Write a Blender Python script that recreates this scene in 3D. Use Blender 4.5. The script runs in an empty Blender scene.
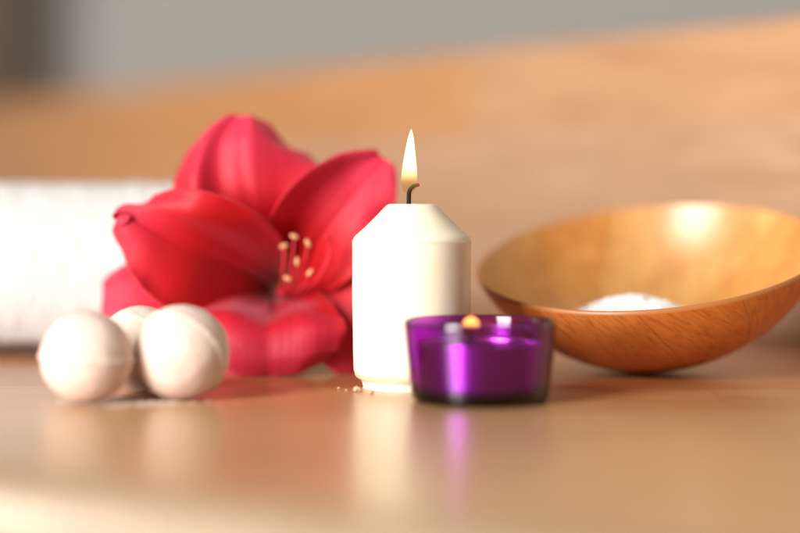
import bpy, bmesh, math, random
from mathutils import Vector, Matrix, noise

# ------------------------------------------------------------------ camera, world, lamps, exposure
S = bpy.context.scene
COL = S.collection
R = math.radians

cam_d = bpy.data.cameras.new('camera')
cam = bpy.data.objects.new('camera', cam_d)
COL.objects.link(cam)
cam.location = (0.0, 0.0, 0.085)             # metres; the camera looks level along +Y
cam.rotation_euler = (R(90), 0, 0)
cam_d.lens = 85
cam_d.sensor_width = 36
cam_d.shift_y = -0.0956
cam_d.clip_start = 0.01
cam_d.clip_end = 50
cam_d.dof.use_dof = True
cam_d.dof.focus_distance = 0.814
cam_d.dof.aperture_fstop = 2.0
cam_d.dof.aperture_blades = 0
S.camera = cam

W = bpy.data.worlds.new('World')
S.world = W
W.use_nodes = True
bg = W.node_tree.nodes['Background']
bg.inputs['Color'].default_value = (1.0, 0.84, 0.68, 1)
bg.inputs['Strength'].default_value = 0.18

def area(name, loc, target, sx, sy, power, col):
    d = bpy.data.lights.new(name, 'AREA')
    d.shape = 'RECTANGLE'
    d.size, d.size_y = sx, sy
    d.energy = power
    d.color = col
    o = bpy.data.objects.new(name, d)
    COL.objects.link(o)
    o.location = loc
    v = Vector(target) - Vector(loc)
    o.rotation_euler = v.to_track_quat('-Z', 'Y').to_euler()
    return o
# tall window to the left behind the camera, plus an added overhead fill for the board and wall
area('window_light', (-1.48, -0.86, 0.70), (0.0, 0.85, 0.10), 0.90, 1.9, 150, (1.0, 0.95, 0.89))
area('fill_light', (0.7, 1.9, 1.9), (0.2, 2.2, 0.0), 1.2, 1.0, 7, (1.0, 0.93, 0.86))

S.view_settings.view_transform = 'Standard'
S.view_settings.look = 'None'
S.view_settings.exposure = 0.0
S.view_settings.gamma = 1.0

# ------------------------------------------------------------------ helpers
def link_mesh(name, bm, mats, parent=None, smooth=True, loc=None):
    me = bpy.data.meshes.new(name)
    bm.normal_update()
    bm.to_mesh(me)
    bm.free()
    for m in (mats if isinstance(mats, (list, tuple)) else [mats]):
        me.materials.append(m)
    if smooth:
        for p in me.polygons:
            p.use_smooth = True
    o = bpy.data.objects.new(name, me)
    COL.objects.link(o)
    if parent:
        o.parent = parent
    if loc:
        o.location = loc
    return o

def tag(o, label=None, cat=None, group=None, kind=None):
    if label: o['label'] = label
    if cat: o['category'] = cat
    if group: o['group'] = group
    if kind: o['kind'] = kind
    return o

def thing(name, loc, label, cat, group=None, rot=(0, 0, 0)):
    o = bpy.data.objects.new(name, None)
    COL.objects.link(o)
    o.location = loc
    o.rotation_euler = rot
    o.empty_display_size = 0.02
    return tag(o, label, cat, group)

def lathe(prof, n=96, close=False, mat=0):
    """revolve (r, z) points about Z; prof may begin / end on the axis"""
    bm = bmesh.new()
    rings = []
    for r, z in prof:
        if r < 1e-7:
            rings.append([bm.verts.new((0, 0, z))])
        else:
            rings.append([bm.verts.new((r * math.cos(2 * math.pi * k / n), r * math.sin(2 * math.pi * k / n), z)) for k in range(n)])
    pairs = list(zip(rings, rings[1:]))
    if close:
        pairs.append((rings[-1], rings[0]))
    for a, b in pairs:
        for k in range(n):
            k2 = (k + 1) % n
            if len(a) == 1 and len(b) == 1:
                continue
            if len(a) == 1:
                bm.faces.new((a[0], b[k2], b[k]))
            elif len(b) == 1:
                bm.faces.new((a[k], a[k2], b[0]))
            else:
                bm.faces.new((a[k], a[k2], b[k2], b[k]))
    bmesh.ops.recalc_face_normals(bm, faces=bm.faces[:])
    return bm

def catmull(pts, t):
    n = len(pts) - 1
    x = min(max(t, 0), 1) * n
    i = min(int(x), n - 1)
    f = x - i
    p = [Vector(pts[max(i - 1, 0)]), Vector(pts[i]), Vector(pts[i + 1]), Vector(pts[min(i + 2, n)])]
    return 0.5 * ((2 * p[1]) + (p[2] - p[0]) * f + (2 * p[0] - 5 * p[1] + 4 * p[2] - p[3]) * f * f
                  + (3 * p[1] - p[0] - 3 * p[2] + p[3]) * f ** 3)

def smooth_prof(pts, n):
    return [tuple(catmull([(a, b, 0) for a, b in pts], i / n)[:2]) for i in range(n + 1)]

def tube(pts, radii, n=10, steps=24):
    bm = bmesh.new()
    rings = []
    prev = None
    for i in range(steps + 1):
        t = i / steps
        c = catmull(pts, t)
        d = (catmull(pts, min(t + .01, 1)) - catmull(pts, max(t - .01, 0))).normalized()
        if prev is None:
            s = d.orthogonal().normalized()
        else:
            s = (prev - d * prev.dot(d)).normalized()
        prev = s
        b = d.cross(s)
        r = catmull([(q, 0, 0) for q in radii], t).x
        rings.append([bm.verts.new(c + (s * math.cos(2 * math.pi * k / n) + b * math.sin(2 * math.pi * k / n)) * r) for k in range(n)])
    for a, b in zip(rings, rings[1:]):
        for k in range(n):
            bm.faces.new((a[k], a[(k + 1) % n], b[(k + 1) % n], b[k]))
    bm.faces.new(rings[0][::-1])
    bm.faces.new(rings[-1])
    bmesh.ops.recalc_face_normals(bm, faces=bm.faces[:])
    return bm

# ------------------------------------------------------------------ materials
class NT:
    def __init__(self, name):
        self.m = bpy.data.materials.new(name)
        self.m.use_nodes = True
        self.t = self.m.node_tree
        self.bsdf = self.t.nodes['Principled BSDF']
        self.out = self.t.nodes['Material Output']
    def n(self, typ, **kw):
        x = self.t.nodes.new(typ)
        for k, v in kw.items():
            setattr(x, k, v)
        return x
    def l(self, a, b):
        self.t.links.new(a, b)
    def set(self, **kw):
        for k, v in kw.items():
            self.bsdf.inputs[k.replace('_', ' ')].default_value = v
    def math(self, op, a, b=None, c=None):
        x = self.n('ShaderNodeMath', operation=op)
        for i, v in enumerate((a, b, c)):
            if v is None: continue
            if isinstance(v, (int, float)): x.inputs[i].default_value = v
            else: self.l(v, x.inputs[i])
        return x.outputs[0]
    def mix(self, fac, a, b, blend='MIX'):
        x = self.n('ShaderNodeMix', data_type='RGBA', blend_type=blend)
        if isinstance(fac, (int, float)): x.inputs[0].default_value = fac
        else: self.l(fac, x.inputs[0])
        for i, v in ((6, a), (7, b)):
            if isinstance(v, tuple): x.inputs[i].default_value = v if len(v) == 4 else v + (1,)
            else: self.l(v, x.inputs[i])
        return x.outputs[2]
    def ramp(self, fac, stops):
        x = self.n('ShaderNodeValToRGB')
        self.l(fac, x.inputs[0])
        e = x.color_ramp.elements
        while len(e) < len(stops): e.new(0.5)
        for el, (p, c) in zip(e, stops):
            el.position = p
            el.color = c if len(c) == 4 else tuple(c) + (1,)
        return x.outputs[0]
    def noise(self, vec, scale, detail=3, rough=.5, dist=0.0):
        x = self.n('ShaderNodeTexNoise')
        x.inputs['Scale'].default_value = scale
        x.inputs['Detail'].default_value = detail
        x.inputs['Roughness'].default_value = rough
        x.inputs['Distortion'].default_value = dist
        if vec is not None: self.l(vec, x.inputs['Vector'])
        return x.outputs[0]
    def bump(self, h, strength, dist):
        x = self.n('ShaderNodeBump')
        x.inputs['Strength'].default_value = strength
        x.inputs['Distance'].default_value = dist
        self.l(h, x.inputs['Height'])
        self.l(x.outputs[0], self.bsdf.inputs['Normal'])

def obj_co(nt):
    return nt.n('ShaderNodeTexCoord').outputs['Object']

def stave_wood(name, tones, stave, length, seed, off, rough, coat, bump, drift=0.0, rowdrift=0.0, xoff=0.0):
    """glued wood staves: along local X, stacked along local Y (object coordinates)"""
    nt = NT(name)
    co = obj_co(nt)
    sp = nt.n('ShaderNodeSeparateXYZ'); nt.l(co, sp.inputs[0])
    row_f = nt.math('DIVIDE', nt.math('ADD', sp.outputs[1], off), stave)
    row = nt.math('FLOOR', row_f)
    wn1 = nt.n('ShaderNodeTexWhiteNoise', noise_dimensions='1D')
    nt.l(nt.math('ADD', row, seed), wn1.inputs['W'])
    col_f = nt.math('ADD', nt.math('DIVIDE', nt.math('SUBTRACT', sp.outputs[0], xoff), length), wn1.outputs['Value'])
    colm = nt.math('FLOOR', col_f)
    cb = nt.n('ShaderNodeCombineXYZ')
    nt.l(row, cb.inputs[0]); nt.l(colm, cb.inputs[1]); cb.inputs[2].default_value = seed
    wn = nt.n('ShaderNodeTexWhiteNoise', noise_dimensions='3D')
    nt.l(cb.outputs[0], wn.inputs['Vector'])
    pick = wn.outputs['Value']
    if drift:                                                        # staves turn paler towards one end
        pick = nt.math('ADD', nt.math('MULTIPLY', pick, .45), nt.math('MULTIPLY_ADD', colm, -drift, .62))
    if rowdrift:
        pick = nt.math('ADD', nt.math('MULTIPLY', pick, .5), nt.math('MULTIPLY_ADD', row, -rowdrift, .3))
    tone = nt.ramp(pick, tones)
    # grain: noise stretched along the stave, shifted for each stave
    sh = nt.n('ShaderNodeVectorMath', operation='SCALE'); nt.l(wn.outputs['Color'], sh.inputs[0]); sh.inputs['Scale'].default_value = 7.0
    st = nt.n('ShaderNodeVectorMath', operation='MULTIPLY'); nt.l(co, st.inputs[0]); st.inputs[1].default_value = (9, 110, 110)
    ad = nt.n('ShaderNodeVectorMath', operation='ADD'); nt.l(st.outputs[0], ad.inputs[0]); nt.l(sh.outputs[0], ad.inputs[1])
    g1 = nt.noise(ad.outputs[0], 1.0, 5, .6, .6)
    st2 = nt.n('ShaderNodeVectorMath', operation='MULTIPLY'); nt.l(co, st2.inputs[0]); st2.inputs[1].default_value = (40, 900, 900)
    g2 = nt.noise(st2.outputs[0], 1.0, 3, .6, .2)
    grain = nt.ramp(g1, [(.28, (.78, .70, .64)), (.5, (.96, .95, .94)), (.72, (1.06, 1.06, 1.06))])
    c = nt.mix(1.0, tone, grain, 'MULTIPLY')
    pores = nt.ramp(g2, [(.34, (.78, .7, .62)), (.47, (1, 1, 1))])
    c = nt.mix(.75, c, pores, 'MULTIPLY')
    # hairline glue joints
    fy = nt.math('FRACT', row_f); fx = nt.math('FRACT', col_f)
    jy = nt.math('LESS_THAN', fy, .0005 / stave)
    jx = nt.math('LESS_THAN', fx, .0005 / length)
    j = nt.math('MAXIMUM', jy, jx)
    c = nt.mix(nt.math('MULTIPLY', j, .45), c, (.16, .07, .025))
    nt.l(c, nt.bsdf.inputs['Base Color'])
    r = nt.math('MULTIPLY_ADD', g1, .12, rough - .06)
    nt.l(r, nt.bsdf.inputs['Roughness'])
    nt.set(Coat_Weight=coat, Coat_Roughness=.26)
    if bump: nt.bump(g2, bump, .0004)
    return nt.m

M = {}
M['table'] = stave_wood('table wood', [(0, (.43, .16, .048)), (.4, (.50, .245, .095)), (1, (.56, .34, .155))], .085, .62, 3.0, .0, .36, .48, 0, 0, .22)
M['nose_sheen'] = stave_wood('nose sheen wood', [(0, (.33, .235, .15)), (1, (.37, .27, .18))], .9, .8, 5.0, .3, .38, .3, 0)  # table wood with the shine on its lit nose put into the colour
M['board'] = stave_wood('board wood', [(0, (.46, .19, .055)), (.35, (.46, .235, .10)), (.7, (.455, .285, .175)), (1, (.475, .32, .225))], .062, .50, 11.0, .0, .42, .05, .1, .16, 0, .124)

def plain(name, col, rough=.5, **kw):
    nt = NT(name)
    nt.set(Base_Color=col + (1,), Roughness=rough, **kw)
    return nt
def wall_mat(name, col):
    nt = plain(name, col, .8)
    co = obj_co(nt)
    h = nt.noise(co, 160, 4, .6)
    nt.bump(h, .25, .002)
    f = nt.noise(co, 2.2, 3)
    nt.l(nt.mix(f, tuple(c * .93 for c in col), tuple(min(c * 1.07, 1) for c in col)), nt.bsdf.inputs['Base Color'])
    return nt.m
M['wall'] = wall_mat('grey plaster', (.43, .425, .41))
M['wall2'] = wall_mat('brown grey plaster', (.40, .34, .29))

nt = plain('candle wax', (.86, .79, .62), .38, Subsurface_Weight=.25, Subsurface_Radius=(.006, .004, .002), Subsurface_Scale=1.0)
co = obj_co(nt)
nt.bump(nt.noise(co, 260, 4, .6), .10, .0006)
f = nt.noise(co, 70, 3)
nt.l(nt.mix(f, (.84, .75, .57), (.88, .81, .66)), nt.bsdf.inputs['Base Color'])
M['wax'] = nt.m

nt = plain('wick', (.005, .004, .004), .9)
nt.bump(nt.noise(obj_co(nt), 2600, 2), .6, .0004)
M['wick'] = nt.m
nt = plain('wick ember', (.05, .012, .006), .9)
nt.set(Emission_Color=(1.0, .16, .04, 1), Emission_Strength=.35)
M['ember'] = nt.m

def flame_mat(name, h, white, base_fade, warm=False):
    nt = NT(name)
    co = obj_co(nt)
    sp = nt.n('ShaderNodeSeparateXYZ'); nt.l(co, sp.inputs[0])
    z = nt.math('DIVIDE', sp.outputs[2], h)
    lw = nt.n('ShaderNodeLayerWeight'); lw.inputs['Blend'].default_value = .35
    body = nt.ramp(z, [(0, (.95, .30, .05)), (.16, (1.0, .48, .12)), (.36, (1, .78, .36)), (.52, (1, .95, .80)), (.86, (1, .93, .74)), (1, (1, .70, .30))])
    if warm:
        body = nt.ramp(z, [(0, (.9, .12, .03)), (.3, (1, .36, .06)), (.6, (1, .50, .13)), (1, (1, .36, .08))])
    col = nt.mix(lw.outputs['Facing'], body, (1, .28, .05) if warm else (1, .62, .18))
    em = nt.n('ShaderNodeEmission')
    nt.l(col, em.inputs['Color'])
    st = nt.ramp(z, [(0, (.05,) * 3), (.2, (.22,) * 3), (.42, (.8,) * 3), (.55, (1,) * 3), (1, (1,) * 3)])
    nt.l(nt.math('MULTIPLY', st, white), em.inputs['Strength'])
    tr = nt.n('ShaderNodeBsdfTransparent')
    al = nt.ramp(z, [(0, (.0,) * 3), (base_fade, (.35,) * 3), (base_fade + .25, (.95,) * 3), (1, (.95,) * 3)])
    edge = nt.ramp(lw.outputs['Facing'], [(.35, (1,) * 3), (.95, (.12,) * 3)])
    mx = nt.n('ShaderNodeMixShader')
    nt.l(nt.math('MULTIPLY', al, edge), mx.inputs[0])
    nt.l(tr.outputs[0], mx.inputs[1]); nt.l(em.outputs[0], mx.inputs[2])
    nt.l(mx.outputs[0], nt.out.inputs['Surface'])
    return nt.m
M['flame'] = flame_mat('candle flame', .0285, 3.2, .14)
M['small_flame'] = flame_mat('small flame', .0085, 2.8, .02, True)

nt = plain('purple glass', (1, 1, 1), .03, Transmission_Weight=1.0, IOR=1.5)
va = nt.n('ShaderNodeVolumeAbsorption'); va.inputs['Color'].default_value = (.80, .045, .87, 1); va.inputs['Density'].default_value = 1500
nt.l(va.outputs[0], nt.out.inputs['Volume'])
M['glass'] = nt.m
nt = plain('purple wax', (.15, .008, .11), .35, Coat_Weight=.3)
nt.bump(nt.noise(obj_co(nt), 300, 3), .1, .0005)
M['purple_wax'] = nt.m
nt = plain('aluminium', (.85, .83, .85), .36, Metallic=1.0, Anisotropic=.85, Anisotropic_Rotation=.25)
tg = nt.n('ShaderNodeTangent', direction_type='RADIAL', axis='Z'); nt.l(tg.outputs[0], nt.bsdf.inputs['Tangent'])
M['metal'] = nt.m

def bomb_mat():
    nt = plain('bath bomb', (.78, .67, .57), .85)
    co = obj_co(nt)
    h1 = nt.noise(co, 620, 5, .65)
    h2 = nt.noise(co, 90, 3)
    f = nt.ramp(h2, [(.35, (.73, .565, .485)), (.65, (.765, .61, .535))])
    nt.l(f, nt.bsdf.inputs['Base Color'])
    pit = nt.ramp(nt.noise(co, 330, 2), [(.30, (0, 0, 0)), (.42, (1, 1, 1))])
    nt.bump(nt.math('ADD', h1, nt.math('MULTIPLY', pit, .5)), .55, .0008)
    return nt.m
M['bomb'] = bomb_mat()
M['powder'] = plain('powder', (.82, .73, .66), .9).m
nt = plain('salt', (.92, .92, .92), .25, Subsurface_Weight=.4, Subsurface_Radius=(.002, .002, .002), Subsurface_Scale=1.0)
M['salt'] = nt.m
M['crumb'] = plain('wax crumb', (.52, .38, .25), .6).m

nt = plain('towel', (.71, .70, .695), .95, Sheen_Weight=.2)
co = obj_co(nt)
nt.bump(nt.noise(co, 420, 4, .7), .8, .004)
M['towel'] = nt.m

def petal_mat():
    nt = NT('petal')
    uv = nt.n('ShaderNodeTexCoord').outputs['UV']
    sp = nt.n('ShaderNodeSeparateXYZ'); nt.l(uv, sp.inputs[0])
    st = nt.n('ShaderNodeVectorMath', operation='MULTIPLY'); nt.l(uv, st.inputs[0]); st.inputs[1].default_value = (46, 2.2, 1)
    v = nt.noise(st.outputs[0], 1.0, 3, .55, .25)
    st2 = nt.n('ShaderNodeVectorMath', operation='MULTIPLY'); nt.l(uv, st2.inputs[0]); st2.inputs[1].default_value = (160, 40, 1)
    v2 = nt.noise(st2.outputs[0], 1.0, 2)
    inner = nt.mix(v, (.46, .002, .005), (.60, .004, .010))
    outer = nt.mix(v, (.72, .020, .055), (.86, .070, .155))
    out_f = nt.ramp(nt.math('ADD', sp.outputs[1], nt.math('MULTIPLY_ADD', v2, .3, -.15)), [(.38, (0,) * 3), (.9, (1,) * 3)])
    c = nt.mix(out_f, inner, outer)  # petal's own gradient, strengthened to colour in lit edges and a shaded cup
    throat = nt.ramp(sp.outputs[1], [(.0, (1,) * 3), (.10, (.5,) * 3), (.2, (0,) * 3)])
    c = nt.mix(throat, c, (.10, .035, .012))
    nt.l(c, nt.bsdf.inputs['Base Color'])
    nt.set(Specular_IOR_Level=.4, Roughness=.52, Sheen_Weight=.7, Sheen_Roughness=.35, Sheen_Tint=(1, .45, .6, 1))
    h = nt.math('ADD', v, nt.math('MULTIPLY', v2, .25))
    nt.bump(h, .45, .0012)
    tl = nt.n('ShaderNodeBsdfTranslucent'); tl.inputs['Color'].default_value = (.84, .012, .04, 1)
    mx = nt.n('ShaderNodeMixShader'); mx.inputs[0].default_value = .30
    nt.l(nt.bsdf.outputs[0], mx.inputs[1]); nt.l(tl.outputs[0], mx.inputs[2])
    nt.l(mx.outputs[0], nt.out.inputs['Surface'])
    return nt.m
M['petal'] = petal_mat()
M['filament'] = plain('filament', (.64, .03, .05), .5).m
M['anther'] = plain('anther', (.62, .32, .16), .8).m
M['tube'] = plain('flower tube', (.10, .035, .012), .6).m
M['stem'] = plain('flower stem', (.10, .20, .04), .5).m

def veneer(name, tones, dark, coat, rough):
    """strips of veneer bent round the bowl, each with its own grain direction (u = angle, v = arc)"""
    nt = NT(name)
    uv = nt.n('ShaderNodeTexCoord').outputs['UV']
    sp = nt.n('ShaderNodeSeparateXYZ'); nt.l(uv, sp.inputs[0])
    # slanting strips: the angle drifts with height
    a = nt.math('ADD', nt.math('MULTIPLY', sp.outputs[0], 11.0), nt.math('MULTIPLY', sp.outputs[1], 1.15))
    k = nt.math('FLOOR', a)
    wn = nt.n('ShaderNodeTexWhiteNoise', noise_dimensions='1D'); nt.l(k, wn.inputs['W'])
    tone = nt.ramp(wn.outputs['Value'], tones)
    # grain direction turned for each strip
    cs = nt.n('ShaderNodeVectorMath', operation='MULTIPLY'); nt.l(uv, cs.inputs[0]); cs.inputs[1].default_value = (.515, .105, 1)
    rot = nt.n('ShaderNodeVectorRotate', rotation_type='Z_AXIS'); nt.l(cs.outputs[0], rot.inputs['Vector'])
    nt.l(nt.math('MULTIPLY_ADD', wn.outputs['Value'], 1.9, -.2), rot.inputs['Angle'])
    sc = nt.n('ShaderNodeVectorMath', operation='MULTIPLY'); nt.l(rot.outputs[0], sc.inputs[0]); sc.inputs[1].default_value = (80, 500, 1)
    ad = nt.n('ShaderNodeVectorMath', operation='ADD'); nt.l(sc.outputs[0], ad.inputs[0])
    cc = nt.n('ShaderNodeCombineXYZ'); nt.l(nt.math('MULTIPLY', k, 13.7), cc.inputs[0]); nt.l(cc.outputs[0], ad.inputs[1])
    g = nt.noise(ad.outputs[0], 1.0, 5, .62, .8)
    gr = nt.ramp(g, [(.30, dark), (.48, (.9, .86, .82)), (.75, (1.12, 1.12, 1.1))])
    c = nt.mix(1.0, tone, gr, 'MULTIPLY')
    blot = nt.ramp(nt.noise(cs.outputs[0], 38, 4, .6), [(.36, (.82, .68, .58)), (.56, (1, 1, 1))])
    c = nt.mix(.75, c, blot, 'MULTIPLY')
    fr = nt.math('FRACT', a)
    seam = nt.math('LESS_THAN', fr, .022)
    c = nt.mix(nt.math('MULTIPLY', seam, .35), c, (.2, .07, .02))
    nt.l(c, nt.bsdf.inputs['Base Color'])
    nt.set(Roughness=rough, Coat_Weight=coat, Coat_Roughness=.34)
    nt.bump(g, .10, .0005)
    return nt.m
M['bowl_in'] = veneer('bowl inside', [(0, (.59, .28, .075)), (.5, (.62, .325, .10)), (1, (.65, .37, .13))], (.78, .68, .56), .5, .32)
M['bowl_out'] = veneer('bowl outside', [(0, (.62, .17, .028)), (.5, (.74, .24, .045)), (1, (.80, .32, .075))], (.66, .50, .38), .25, .35)
M['bowl_rim'] = plain('bowl rim', (.38, .14, .04), .4).m

# ------------------------------------------------------------------ setting
# table top: its near-left edge is a rounded nose running away to the left
def table():
    # local X runs along the staves; object rotated a little
    e0 = Vector((-.1250, .5570)); ed = Vector((.107, -.074)).normalized()     # a point on the edge and its direction
    nrm = Vector((ed.y, -ed.x))                                              # outwards (towards the camera)
    a = e0 - ed * 3.2; b = e0 + ed * 1.2
    back = -nrm
    Lr = .013; th = .055
    prof = []                                                                # (outward offset, z)
    prof.append((-3.4, 0))
    prof.append((-.2, 0))
    for i in range(13):
        an = i / 12 * math.pi / 2
        prof.append((-Lr + Lr * math.sin(an), -Lr + Lr * math.cos(an)))
    for i in range(9):
        an = i / 8 * math.pi / 2
        prof.append((-Lr + Lr * math.cos(an), -th + Lr - Lr * math.sin(an)))
    prof.append((-3.4, -th))
    bm = bmesh.new()
    rows = []
    for p in (a, b):
        rows.append([bm.verts.new((p.x + nrm.x * o, p.y + nrm.y * o, z)) for o, z in prof])
    for i in range(len(prof) - 1):
        bm.faces.new((rows[0][i], rows[0][i + 1], rows[1][i + 1], rows[1][i]))
    bm.faces.new((rows[0][-1], rows[0][0], rows[1][0], rows[1][-1]))
    bm.faces.new(rows[0][::-1]); bm.faces.new(rows[1])
    bmesh.ops.recalc_face_normals(bm, faces=bm.faces[:])
    o = link_mesh('table_top', bm, [M['table'], M['nose_sheen']])
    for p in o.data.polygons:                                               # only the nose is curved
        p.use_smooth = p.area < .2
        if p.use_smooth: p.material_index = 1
    mat = Matrix.Translation((0, .727, 0)) @ Matrix.Rotation(R(-2.5), 4, 'Z')   # stave direction
    o.data.transform(mat.inverted())
    o.matrix_world = mat
    return tag(o, kind='structure')
table()

def wall(name, p, q, z0, z1, m):
    bm = bmesh.new()
    d = (Vector(q) - Vector(p)).normalized(); nr = Vector((-d.y, d.x)) * .12
    lo = [(p[0], p[1]), (q[0], q[1]), (q[0] + nr.x, q[1] + nr.y), (p[0] + nr.x, p[1] + nr.y)]
    v0 = [bm.verts.new((x, y, z0)) for x, y in lo]; v1 = [bm.verts.new((x, y, z1)) for x, y in lo]
    bm.faces.new(v0[::-1]); bm.faces.new(v1)
    for i in range(4):
        bm.faces.new((v0[i], v0[(i + 1) % 4], v1[(i + 1) % 4], v1[i]))
    bmesh.ops.recalc_face_normals(bm, faces=bm.faces[:])
    return tag(link_mesh(name, bm, m, smooth=False), kind='structure')
wall('wall', (-.653, 3.3), (2.4, 3.0), -.8, 2.2, M['wall'])
wall('wall_return', (-.668, 2.85), (-.656, 3.296), -.8, 2.2, M['wall2'])

# wooden board standing at the back of the table, running away to the left
def board():
    p = Vector((.46, .745)); q = Vector((-.57, 2.36))
    d = (q - p).normalized(); L = (q - p).length
    H = .1825; T = .028
    bm = bmesh.new()
    bmesh.ops.create_cube(bm, size=1)
    for v in bm.verts:
        v.co = Vector(((v.co.x + .5) * L, (v.co.y + .5) * H, (v.co.z - .5) * T))
    bmesh.ops.bevel(bm, geom=bm.edges[:], offset=.004, segments=3, affect='EDGES', profile=.5)
    o = link_mesh('wooden_board', bm, M['board'], smooth=False)
    # local X along the board, local Y up, local Z towards the camera
    xa = Vector((d.x, d.y, 0)); ya = Vector((0, 0, 1)); za = xa.cross(ya)
    m = Matrix((xa, ya, za)).transposed().to_4x4()
    m.translation = Vector((p.x, p.y, .0005))
    o.matrix_world = m
    return tag(o, 'long pale wooden board of glued staves standing on edge behind everything', 'board')
board()

# ------------------------------------------------------------------ pillar candle
def candle():
    t = thing('pillar_candle', (.0050, .813, 0), 'thick white pillar candle with sloping shoulders and a burning wick', 'candle')
    k = .813 / 1889
    P = [(0, .0), (.0195, .0), (.0203, .0006), (.0206, .0022), (.0212, .0032), (.0232, .0046), (.0246, .0070), (.0250, .0105),
         (.0254, .03), (.0256, .0605), (.0255, .0628), (.0247, .0648), (.0228, .0667), (.0198, .0694), (.0145, .0747),
         (.0112, .0780), (.0100, .0788), (.0088, .0790), (.0040, .0786), (0, .0785)]
    prof = smooth_prof(P, 140)
    prof[0] = (0, prof[0][1]); prof[-1] = (0, prof[-1][1])
    prof = [(max(r, 0), max(z, 0)) for r, z in prof]
    bm = lathe(prof, 96)
    for v in bm.verts:
        n = noise.noise(v.co * 60) * .00018 + noise.noise(v.co * 160) * .00006
        rr = Vector((v.co.x, v.co.y, 0))
        if rr.length > 1e-5 and v.co.z > .001:
            v.co += rr.normalized() * n
        if v.co.z < .006 and v.co.z > .0004 and rr.length > .015:      # melted, uneven foot
            v.co += rr.normalized() * noise.noise(v.co * 110 + Vector((3, 1, 0))) * .0014
    link_mesh('candle_body', bm, M['wax'], t)
    w = link_mesh('wick', tube([(-.0012, 0, .0775), (-.0012, 0, .0815), (-.0008, 0, .0848), (.0012, 0, .0868), (.0030, 0, .0870)],
                               [.00105, .001, .00095, .0009, .0005], 12, 30), M['wick'], t)
    link_mesh('ember', tube([(.0021, 0, .08695), (.0027, 0, .0871), (.0034, 0, .0870)], [.00085, .0009, .0004], 10, 8), M['ember'], w)
    fp = smooth_prof([(0, 0), (.0022, .0010), (.0033, .0045), (.0034, .0085), (.0029, .0135), (.0021, .0190), (.0010, .0255), (0, .0285)], 60)
    fp[0] = (0, 0); fp[-1] = (0, .0285)
    bm = lathe([(max(a, 0), b) for a, b in fp], 40)
    for v in bm.verts:
        v.co.x += .0010 * (v.co.z / .0275) ** 1.5
    f = link_mesh('flame', bm, M['flame'], t, loc=(-.0012, 0, .0828))
candle()

# ------------------------------------------------------------------ glass holder with a tealight in it
def holder():
    g = thing('glass_candle_holder', (.0322, .761, 0), 'small deep purple glass holder with flared sides in front of the white candle', 'candle holder')
    P = [(0, .0012), (.0200, .0012), (.0225, .0), (.0258, .0), (.0272, .0008), (.0279, .0028), (.0288, .0110), (.0300, .0220), (.0310, .0318),
         (.0309, .0326), (.0301, .0330), (.0293, .0326), (.0291, .0318), (.0282, .0220), (.0268, .0110), (.0261, .0052), (.0248, .0036), (.0200, .0033), (0, .0033)]
    bm = lathe(P, 128)
    o = link_mesh('holder_glass', bm, M['glass'], g)
    s = o.modifiers.new('sub', 'SUBSURF'); s.levels = 1; s.render_levels = 1
    t = thing('tealight', (.0322, .761, .0037), 'purple tealight burning with a tiny flame inside the purple glass holder', 'candle')
    h = .0202
    cup = [(0, .0), (.0230, .0), (.0240, .0008), (.0246, .0024), (.0254, h - .001), (.0257, h), (.0253, h + .0002), (.0250, h - .001), (.0242, .0026), (.0233, .0010), (0, .0010)]
    link_mesh('metal_cup', lathe(cup, 96), M['metal'], t)
    wp = smooth_prof([(0, .0012), (.0228, .0012), (.0238, .0030), (.0247, h - .0030), (.0243, h - .0018), (.0120, h - .0024), (.0040, h - .0028), (0, h - .003)], 60)
    wp[0] = (0, .0012); wp[-1] = (0, h - .003)
    link_mesh('wax', lathe(wp, 72), M['purple_wax'], t)
    wx = -.0036
    link_mesh('wick', tube([(wx, 0, h - .004), (wx, 0, h + .0015), (wx + .0003, 0, h + .0040)], [.0006, .0006, .0004], 10, 10), M['wick'], t)
    fp = smooth_prof([(0, 0), (.0022, .0006), (.0035, .0028), (.0034, .0050), (.0018, .0070), (0, .0078)], 40)
    fp[0] = (0, 0); fp[-1] = (0, .0078)
    link_mesh('flame', lathe([(max(a, 0), b) for a, b in fp], 32), M['small_flame'], t, loc=(wx, 0, h + .0025))
holder()

# ------------------------------------------------------------------ bath bombs
def bomb(x, y, r, rot, seed, label, squash=.0):
    t = thing('bath_bomb', (x, y, r), label, 'bath bomb', 'bath bombs on the table')
    bm = bmesh.new()
    bmesh.ops.create_uvsphere(bm, u_segments=96, v_segments=96, radius=r)
    rm = Vector(rot).to_track_quat('Z', 'X').to_matrix()               # rot: the axis of the two pressed halves
    for v in bm.verts:
        z = v.co.z
        d = v.co.normalized()
        ridge = .0007 * math.exp(-(z / .0010) ** 2)
        slip = .00045 if z > 0 else 0.0                               # the two pressed halves sit slightly apart
        k = noise.noise(d * 3 + Vector((seed, 0, 0))) * .00025 + noise.noise(d * 16 + Vector((seed, 2, 0))) * .00003 + noise.noise(d * 45 + Vector((seed, 2, 0))) * .00005
        v.co += d * (ridge * (1 + .6 * noise.noise(d * 9 + Vector((seed, 5, 1)))) + k) + Vector((slip, 0, 0)) - d * .0003
    for v in bm.verts:
        v.co = rm @ v.co
    lo = min(v.co.z for v in bm.verts)
    for v in bm.verts:
        v.co.z += -r - lo
    o = link_mesh('bath_bomb', bm, M['bomb'])
    # one mesh is the whole thing
    o.location = t.location
    tag(o, label, 'bath bomb', 'bath bombs on the table')
    bpy.data.objects.remove(t)
    return o
b1 = bomb(-.1247, .752, .0186, (.04, -.05, 1), 1.0, 'leftmost chalky pinkish bath bomb with a raised seam round its middle')
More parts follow.
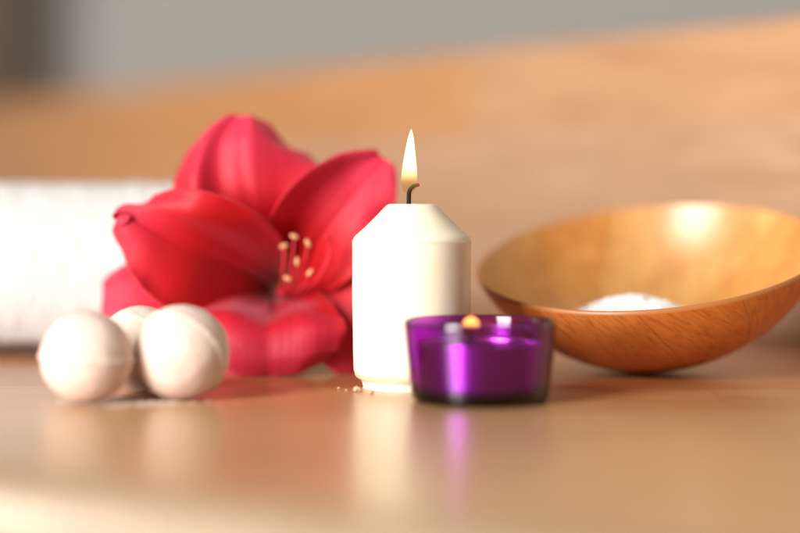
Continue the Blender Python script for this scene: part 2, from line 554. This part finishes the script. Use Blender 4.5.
b2 = bomb(-.0885, .767, .0197, (-.42, -.74, -.46), 4.0, 'pale bath bomb nearest the red flower, in front of the half hidden one')
b3 = bomb(-.1095, .797, .0182, (.3, .6, .5), 8.0, 'half hidden bath bomb behind the gap between two others')

random.seed(5)
def powder():
    bm = bmesh.new()
    for i in range(900):
        if random.random() < .6:
            x = random.gauss(-.107, .013); y = random.gauss(.752, .006)
        else:
            x = random.gauss(-.110, .014); y = random.gauss(.757, .008)
        s = random.uniform(.00012, .00045)
        m = Matrix.Translation((x, y, s * .4)) @ Matrix.Rotation(random.random() * 6, 4, 'Z') @ Matrix.Rotation(random.random() * 6, 4, 'X') @ Matrix.Diagonal((s, s * .8, s * .6, 1))
        vs = [bm.verts.new(m @ Vector(a)) for a in ((1, 0, 0), (-1, 0, 0), (0, 1, 0), (0, -1, 0), (0, 0, 1), (0, 0, -1))]
        for q in ((0, 2, 4), (2, 1, 4), (1, 3, 4), (3, 0, 4), (2, 0, 5), (1, 2, 5), (3, 1, 5), (0, 3, 5)):
            bm.faces.new([vs[z] for z in q])
    o = link_mesh('bath_powder', bm, M['powder'])
    tag(o, 'fine pale powder scattered on the wood under the bath bombs', 'powder', kind='stuff')
powder()

# ------------------------------------------------------------------ crumbs by the candle
def crumb(x, y, s, sz, seed, label):
    bm = bmesh.new()
    bmesh.ops.create_icosphere(bm, subdivisions=2, radius=1)
    for v in bm.verts:
        d = v.co.copy()
        v.co *= 1 + .6 * noise.noise(d * 1.6 + Vector((seed, 0, 0))) + .15 * noise.noise(d * 4 + Vector((0, seed, 0)))
        v.co = Vector((v.co.x * s, v.co.y * s * .8, v.co.z * sz))
    lo = min(v.co.z for v in bm.verts)
    for v in bm.verts: v.co.z -= lo
    o = link_mesh('wax_crumb', bm, M['crumb'], smooth=False, loc=(x, y, 0))
    tag(o, label, 'crumb', 'crumbs beside the white candle')
crumb(-.0182, .7955, .0016, .0012, 1.2, 'largest wax crumb, touching the foot of the white candle')
crumb(-.0228, .799, .0005, .0004, 3.1, 'tiny wax crumb just left of the largest crumb')
crumb(-.0262, .806, .0006, .0005, 5.7, 'small wax crumb farthest left of the white candle, below the red petals')
crumb(-.0118, .7895, .0012, .0006, 8.2, 'flat wax flake lying before the foot of the white candle')

# ------------------------------------------------------------------ rolled towel
def towel():
    x0, x1 = -.47, -.092
    turns = 4.2; th = .0098
    ns = 300
    a = []
    for i in range(ns + 1):
        f = i / ns
        an = f * turns * 2 * math.pi
        r = .0030 + (.0455 - .0030 - th * .5) * f
        a.append((an, r))
    bm = bmesh.new()
    nx = 150
    cy, cz = .995, .0430
    outer, inner = [], []
    end = turns * 2 * math.pi
    for j in range(nx + 1):
        u = j / nx
        x = x0 + (x1 - x0) * u
        e = min((x1 - x), (x - x0))
        ro, ri = [], []
        for an, r in a:
            ph = an - end - 2.3                                      # loose end tucked under at the back
            wob = 1 + .03 * noise.noise(Vector((x * 14, math.cos(ph), math.sin(ph))))
            shift = .004 * noise.noise(Vector((an * .8, 3, 0)))
            t2 = th * .47
            if e < .006: t2 *= .75 + .25 * math.sqrt(max(e, 0) / .006)
            for lst, rr, sg in ((ro, r + t2, 1), (ri, r - t2, -1)):
                rr *= wob
                q = Vector((x + (shift if e < .03 else 0), cy + rr * 1.12 * math.cos(ph), cz + rr * 1.09 * math.sin(ph)))
                n = noise.noise(q * 170) * .0003 + noise.noise(q * 520) * .0016
                q += Vector((0, math.cos(ph), math.sin(ph))) * n * sg
                q.z = max(q.z, .0004)
                lst.append(bm.verts.new(q))
        outer.append(ro); inner.append(ri)
    for j in range(nx):
        for i in range(ns):
            bm.faces.new((outer[j][i], outer[j][i + 1], outer[j + 1][i + 1], outer[j + 1][i]))
            bm.faces.new((inner[j][i + 1], inner[j][i], inner[j + 1][i], inner[j + 1][i + 1]))
        bm.faces.new((outer[j][ns], inner[j][ns], inner[j + 1][ns], outer[j + 1][ns]))
        bm.faces.new((inner[j][0], outer[j][0], outer[j + 1][0], inner[j + 1][0]))
    for j, fl in ((0, 1), (nx, -1)):
        for i in range(ns):
            q = (outer[j][i], inner[j][i], inner[j][i + 1], outer[j][i + 1])
            bm.faces.new(q if fl > 0 else q[::-1])
    bmesh.ops.recalc_face_normals(bm, faces=bm.faces[:])
    o = link_mesh('rolled_towel', bm, M['towel'])
    tag(o, 'rolled up white terry towel lying behind the bath bombs and flower', 'towel')
towel()

# ------------------------------------------------------------------ bowl and salt
BX, BY = .1130, .8795                 # under the centre of the bowl's sphere
RHO, DEP, RIM = .0911, .0515, .0822
def bowl():
    t = thing('wooden_bowl', (BX, BY, 0), 'shallow orange brown veneer bowl tipped towards the front with salt inside', 'bowl')
    n = 160
    th = .0019
    bm = bmesh.new()
    uvl = bm.loops.layers.uv.new('UVMap')
    amax = math.acos((RHO - DEP) / RHO)
    nv = 40
    def ring(rad, a, z0=0):
        return [bm.verts.new((rad * math.sin(a) * math.cos(2 * math.pi * k / n), rad * math.sin(a) * math.sin(2 * math.pi * k / n), -rad * math.cos(a) + z0)) for k in range(n)]
    def shell(rad, mi, flip, am):
        rs = [ring(rad, am * (i + .25) / (nv + .25)) for i in range(nv + 1)]
        for i in range(nv):
            for k in range(n):
                k2 = (k + 1) % n
                q = [(rs[i][k], k / n, i / nv), (rs[i][k2], (k + 1) / n, i / nv), (rs[i + 1][k2], (k + 1) / n, (i + 1) / nv), (rs[i + 1][k], k / n, (i + 1) / nv)]
                if flip: q = q[::-1]
                f = bm.faces.new([x[0] for x in q]); f.material_index = mi
                for lp, x in zip(f.loops, q): lp[uvl].uv = (x[1], x[2])
        f = bm.faces.new(rs[0] if flip else rs[0][::-1]); f.material_index = mi
        return rs[-1]
    ro = shell(RHO, 0, True, amax)
    ri = shell(RHO - th, 1, False, amax + .012)
    bmesh.ops.recalc_face_normals(bm, faces=bm.faces[:])
    # orientation: tipped 16 degrees to the camera, and a little up on the right
    rot = Matrix.Rotation(R(-7.0), 4, 'Y') @ Matrix.Rotation(R(14.5), 4, 'X')
    base = Matrix.Translation((0, 0, RHO + .0002)) @ rot
    b = link_mesh('bowl_body', bm, [M['bowl_out'], M['bowl_in']], t)
    b.matrix_local = base
    # rounded lip: closed ring bridging the two shells
    zo = -RHO * math.cos(amax); rr0 = RHO * math.sin(amax)
    zi = -(RHO - th) * math.cos(amax + .012); rr1 = (RHO - th) * math.sin(amax + .012)
    prof = []
    for q in range(11):                                                   # half round lip, flush with both shells
        f = q / 10; an = f * math.pi
        prof.append((rr0 + (rr1 - rr0) * (1 - math.cos(an)) / 2, zo + (zi - zo) * f + .0007 * math.sin(an)))
    l = link_mesh('bowl_rim', lathe(prof, n), M['bowl_rim'], t)
    l.matrix_local = base
bowl()

def salt():
    random.seed(9)
    px, py, pz = .1085, .876, .0358
    bm = bmesh.new()
    ir = RHO - .0019 - .0006
    cz = RHO + .0002
    def top(x, y):
        d = math.hypot((x - px) * 1.0, (y - py))
        h = pz - .0135 * (1 - math.exp(-(d / .032) ** 2)) - d * .06
        return h + .0012 * noise.noise(Vector((x, y, 0)) * 110) + .0007 * noise.noise(Vector((x, y, 2)) * 300)
    N = 110; G = {}
    ext = .07
    for i in range(N + 1):
        for j in range(N + 1):
            x = BX - ext + 2 * ext * i / N; y = BY - ext + 2 * ext * j / N
            d2 = (x - BX) ** 2 + (y - BY) ** 2
            if d2 > ir * ir * .95: continue
            zb = cz - math.sqrt(ir * ir - d2)
            h = top(x, y)
            if h > zb - .001:
                G[i, j] = (bm.verts.new((x, y, max(h, zb + .0003))), bm.verts.new((x, y, zb)))
    for (i, j) in list(G):
        q = [(i, j), (i + 1, j), (i + 1, j + 1), (i, j + 1)]
        if all(k in G for k in q):
            bm.faces.new([G[k][0] for k in q])
            bm.faces.new([G[k][1] for k in q][::-1])
    bmesh.ops.delete(bm, geom=[v for v in bm.verts if not v.link_faces], context='VERTS')
    # crystals
    for c in range(7000):
        an = random.random() * 2 * math.pi; d = .052 * math.sqrt(random.random())
        x = px + d * math.cos(an); y = py + d * math.sin(an)
        d2 = (x - BX) ** 2 + (y - BY) ** 2
        zb = cz - math.sqrt(max(ir * ir - d2, 0))
        h = top(x, y)
        if h < zb + .0004: continue
        s = random.uniform(.0007, .0019)
        m = Matrix.Translation((x, y, h + s * .15)) @ Matrix.Rotation(random.random() * 6, 4, 'Z') @ Matrix.Rotation(random.random() * 6, 4, 'X') @ Matrix.Diagonal((s, s * random.uniform(.6, 1), s * random.uniform(.5, .9), 1))
        vs = [bm.verts.new(m @ Vector((a, b, c))) for a in (-.5, .5) for b in (-.5, .5) for c in (-.5, .5)]
        for q in ((0, 1, 3, 2), (4, 6, 7, 5), (0, 4, 5, 1), (2, 3, 7, 6), (0, 2, 6, 4), (1, 5, 7, 3)):
            bm.faces.new([vs[z] for z in q])
    o = link_mesh('bath_salt', bm, M['salt'], smooth=False)
    tag(o, 'heap of coarse white bath salt in the wooden bowl', 'salt', kind='stuff')
salt()

# ------------------------------------------------------------------ amaryllis flower
FL = thing('amaryllis_flower', (-.0589, .890, .037), 'large open red amaryllis bloom lying on the table between bath bombs and candle', 'flower')
CM = .01
def fv(p):                       # flower frame in cm: right, up, towards the viewer
    return Vector((p[0] * CM, -p[2] * CM, p[1] * CM))

def petal(path, widths, normals, cup, seed, ruffle=.10, rib=.10, crests=(), lean=0.0, cups=None):
    nu, nv = 44, 72
    bm = bmesh.new()
    uvl = bm.loops.layers.uv.new('UVMap')
    G = []
    for i in range(nv + 1):
        t = i / nv
        c = catmull(path, t)
        T = (catmull(path, min(t + .012, 1)) - catmull(path, max(t - .012, 0))).normalized()
        N = catmull(normals, t)
        N = (N - T * N.dot(T)).normalized()
        Sd = T.cross(N)
        w = catmull([(q, 0, 0) for q in widths], t).x
        cp = catmull([(q, 0, 0) for q in cups], t).x if cups else cup
        row = []
        for j in range(nu + 1):
            s = j / nu * 2 - 1
            rf = ruffle * w * abs(s) ** 2.2 * (math.sin(t * 11 + seed + (1.3 if s > 0 else 0)) * .6 + noise.noise(Vector((t * 5, s * 1.5, seed))) * 1.1)
            for s0, sw, am in crests:
                rf += am * w * math.exp(-((s - s0 - .06 * math.sin(t * 6 + seed)) / sw) ** 2) * min(1, t * 2.2)
            dip = -rib * math.exp(-(s / .09) ** 2) * (1 - t * .6)
            rf += abs(s) ** 5 * w * (.10 * noise.noise(Vector((t * 8, s, seed))) + .03 * noise.noise(Vector((t * 34, s, seed))))
            sd = 1 + abs(s) ** 3 * .08 * noise.noise(Vector((t * 5, s * .7, seed + 3)))
            n2 = .05 * noise.noise(Vector((s * 3, t * 4, seed + 7)))
            off = cp * w * (abs(s) ** 1.8) + rf + dip + n2 + lean * w * s
            p = c + Sd * (w * s * sd * (1 - .12 * abs(cp) * abs(s))) + N * off
            q = fv(p)
            q.z = max(q.z, -.0366)                                          # rests on the table
            row.append(bm.verts.new(q))
        G.append(row)
    for i in range(nv):
        for j in range(nu):
            q = ((i, j), (i, j + 1), (i + 1, j + 1), (i + 1, j))
            f = bm.faces.new([G[a][b] for a, b in q])
            for lp, (a, b) in zip(f.loops, q): lp[uvl].uv = (b / nu, a / nv)
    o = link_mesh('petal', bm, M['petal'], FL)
    m = o.modifiers.new('thick', 'SOLIDIFY'); m.thickness = .0006; m.offset = 0
    return o

# top (behind)
petal([(-.1, .3, -2.5), (-.5, 2.2, -1.0), (-1.3, 4.6, .0), (-1.55, 6.9, -.2), (-1.5, 8.3, -1.0)],
      [.7, 2.4, 3.6, 3.2, 1.3], [(0, -.8, .6), (0, -.5, .9), (0, -.2, 1), (0, .1, 1), (0, .5, .9)], .0, 1.0, .15, .22, cups=[.7, .3, -.2, -.5, -.6], crests=[(-.60, .24, .36), (.10, .3, .10)])
# upper right
petal([(.2, .2, -2.5), (1.2, 1.4, -.9), (2.8, 3.3, .5), (4.2, 5.0, .6), (5.2, 6.25, .1)],
      [.7, 1.9, 2.5, 1.9, .6], [(-.5, -.5, .6), (-.4, -.4, .8), (-.3, -.3, 1), (-.2, -.1, 1), (-.1, .1, 1)], .3, 2.2, .15, .14, cups=[.6, .4, .2, .1, .0], crests=[(-1.0, .26, .5), (.45, .3, .10)])
# lower left (behind)
petal([(-.2, -.3, -2.5), (-2.0, -.6, -1.2), (-4.4, -.7, -.4), (-6.6, -.5, -.1), (-8.2, -.5, -.4)],
      [.7, 1.6, 2.3, 2.0, 1.0], [(.3, .6, .6), (.2, .5, .8), (.0, .3, 1), (-.2, .3, 1), (-.4, .3, 1)], .2, 3.3, .16, .12)
# lower right
petal([(.2, -.1, -2.5), (1.5, -.2, -.7), (3.0, -.9, .6), (4.0, -2.4, 1.2), (4.6, -3.6, 1.0)],
      [.7, 1.7, 2.2, 2.0, 1.0], [(-.4, .6, .6), (-.2, .6, .8), (-.1, .5, .9), (.0, .4, 1), (.1, .3, 1)], .25, 4.1, .16, .16)
# upper left, in front, with a curled tip
petal([(-.2, .1, -2.5), (-1.5, .9, -.4), (-3.3, 1.9, 1.6), (-4.9, 2.7, 2.4), (-6.1, 3.4, 2.7), (-6.9, 3.9, 2.6), (-7.1, 3.45, 2.9)],
      [.7, 2.5, 3.1, 2.6, 1.45, .75, .25], [(.75, -.5, .5), (.75, -.5, .55), (.7, -.45, .6), (.6, -.3, .7), (.2, .2, 1), (-.3, .8, .5), (-.2, .3, -.8)], .3, 5.6, .18, .20, cups=[.6, .5, .5, .3, -.3, -.7, -.7], crests=[(-.45, .3, .12), (.55, .25, .18)])
# bottom, in front, lip folding down to the table
petal([(-.1, -.3, -2.5), (-.1, -.9, -.4), (-.2, -1.2, 1.5), (-.2, -1.7, 2.8), (-.1, -2.8, 3.3), (0, -3.68, 3.0)],
      [.7, 2.1, 3.3, 3.6, 3.4, 2.6], [(0, 1, .3), (0, 1, .3), (0, 1, .2), (0, .8, .6), (0, .2, 1), (0, -.1, 1)], .2, 6.4, .11, .18, cups=[.6, .45, .25, .0, -.25, -.3], crests=[(-.5, .3, .10), (.45, .35, .10)])

an_pos = [(1.0, 2.65, 1.6), (1.65, 2.35, 1.9), (1.15, 1.5, 1.9), (1.75, 1.0, 2.1), (.5, 2.2, 1.2), (.7, .7, 1.6)]
for i, (u, v, w) in enumerate(an_pos):
    pts = [(.0 + .1 * math.cos(i), -.1 + .1 * math.sin(i), -2.3), (u * .45, v * .05 - .2, -.6), (u * .85, v * .45, w * .7), (u, v, w)]
    s = link_mesh('stamen', tube([fv(p) for p in pts], [.0008, .0007, .0005, .0004], 8, 24), M['filament'], FL)
    bm = bmesh.new()
    m = Matrix.Translation(fv((u, v, w))) @ Matrix.Rotation(R(20 + i * 37), 4, 'Y') @ Matrix.Diagonal((.0021, .0012, .0011, 1))
    bmesh.ops.create_uvsphere(bm, u_segments=20, v_segments=14, radius=1, matrix=m)
    link_mesh('anther', bm, M['anther'], s)
p = link_mesh('pistil', tube([fv(q) for q in [(0, -.2, -2.3), (1.2, -.1, -.4), (2.3, 1.0, 1.2), (2.7, 2.2, 1.8), (2.5, 2.75, 2.2)]], [.001, .0009, .0008, .0008, .0009], 8, 30), M['filament'], FL)
link_mesh('flower_tube', tube([fv(q) for q in [(0, 0, -2.2), (0, 0, -2.7), (0, -.3, -3.6), (0, -.9, -5.0)]], [.0085, .0078, .006, .0055], 24, 24), M['tube'], FL)
link_mesh('stem', tube([fv(q) for q in [(0, -.85, -4.9), (.1, -1.7, -6.4), (.6, -2.75, -8.0), (1.8, -2.95, -9.6), (3.2, -2.95, -10.8)]], [.0065, .007, .0072, .0072, .0072], 20, 30), M['stem'], FL)
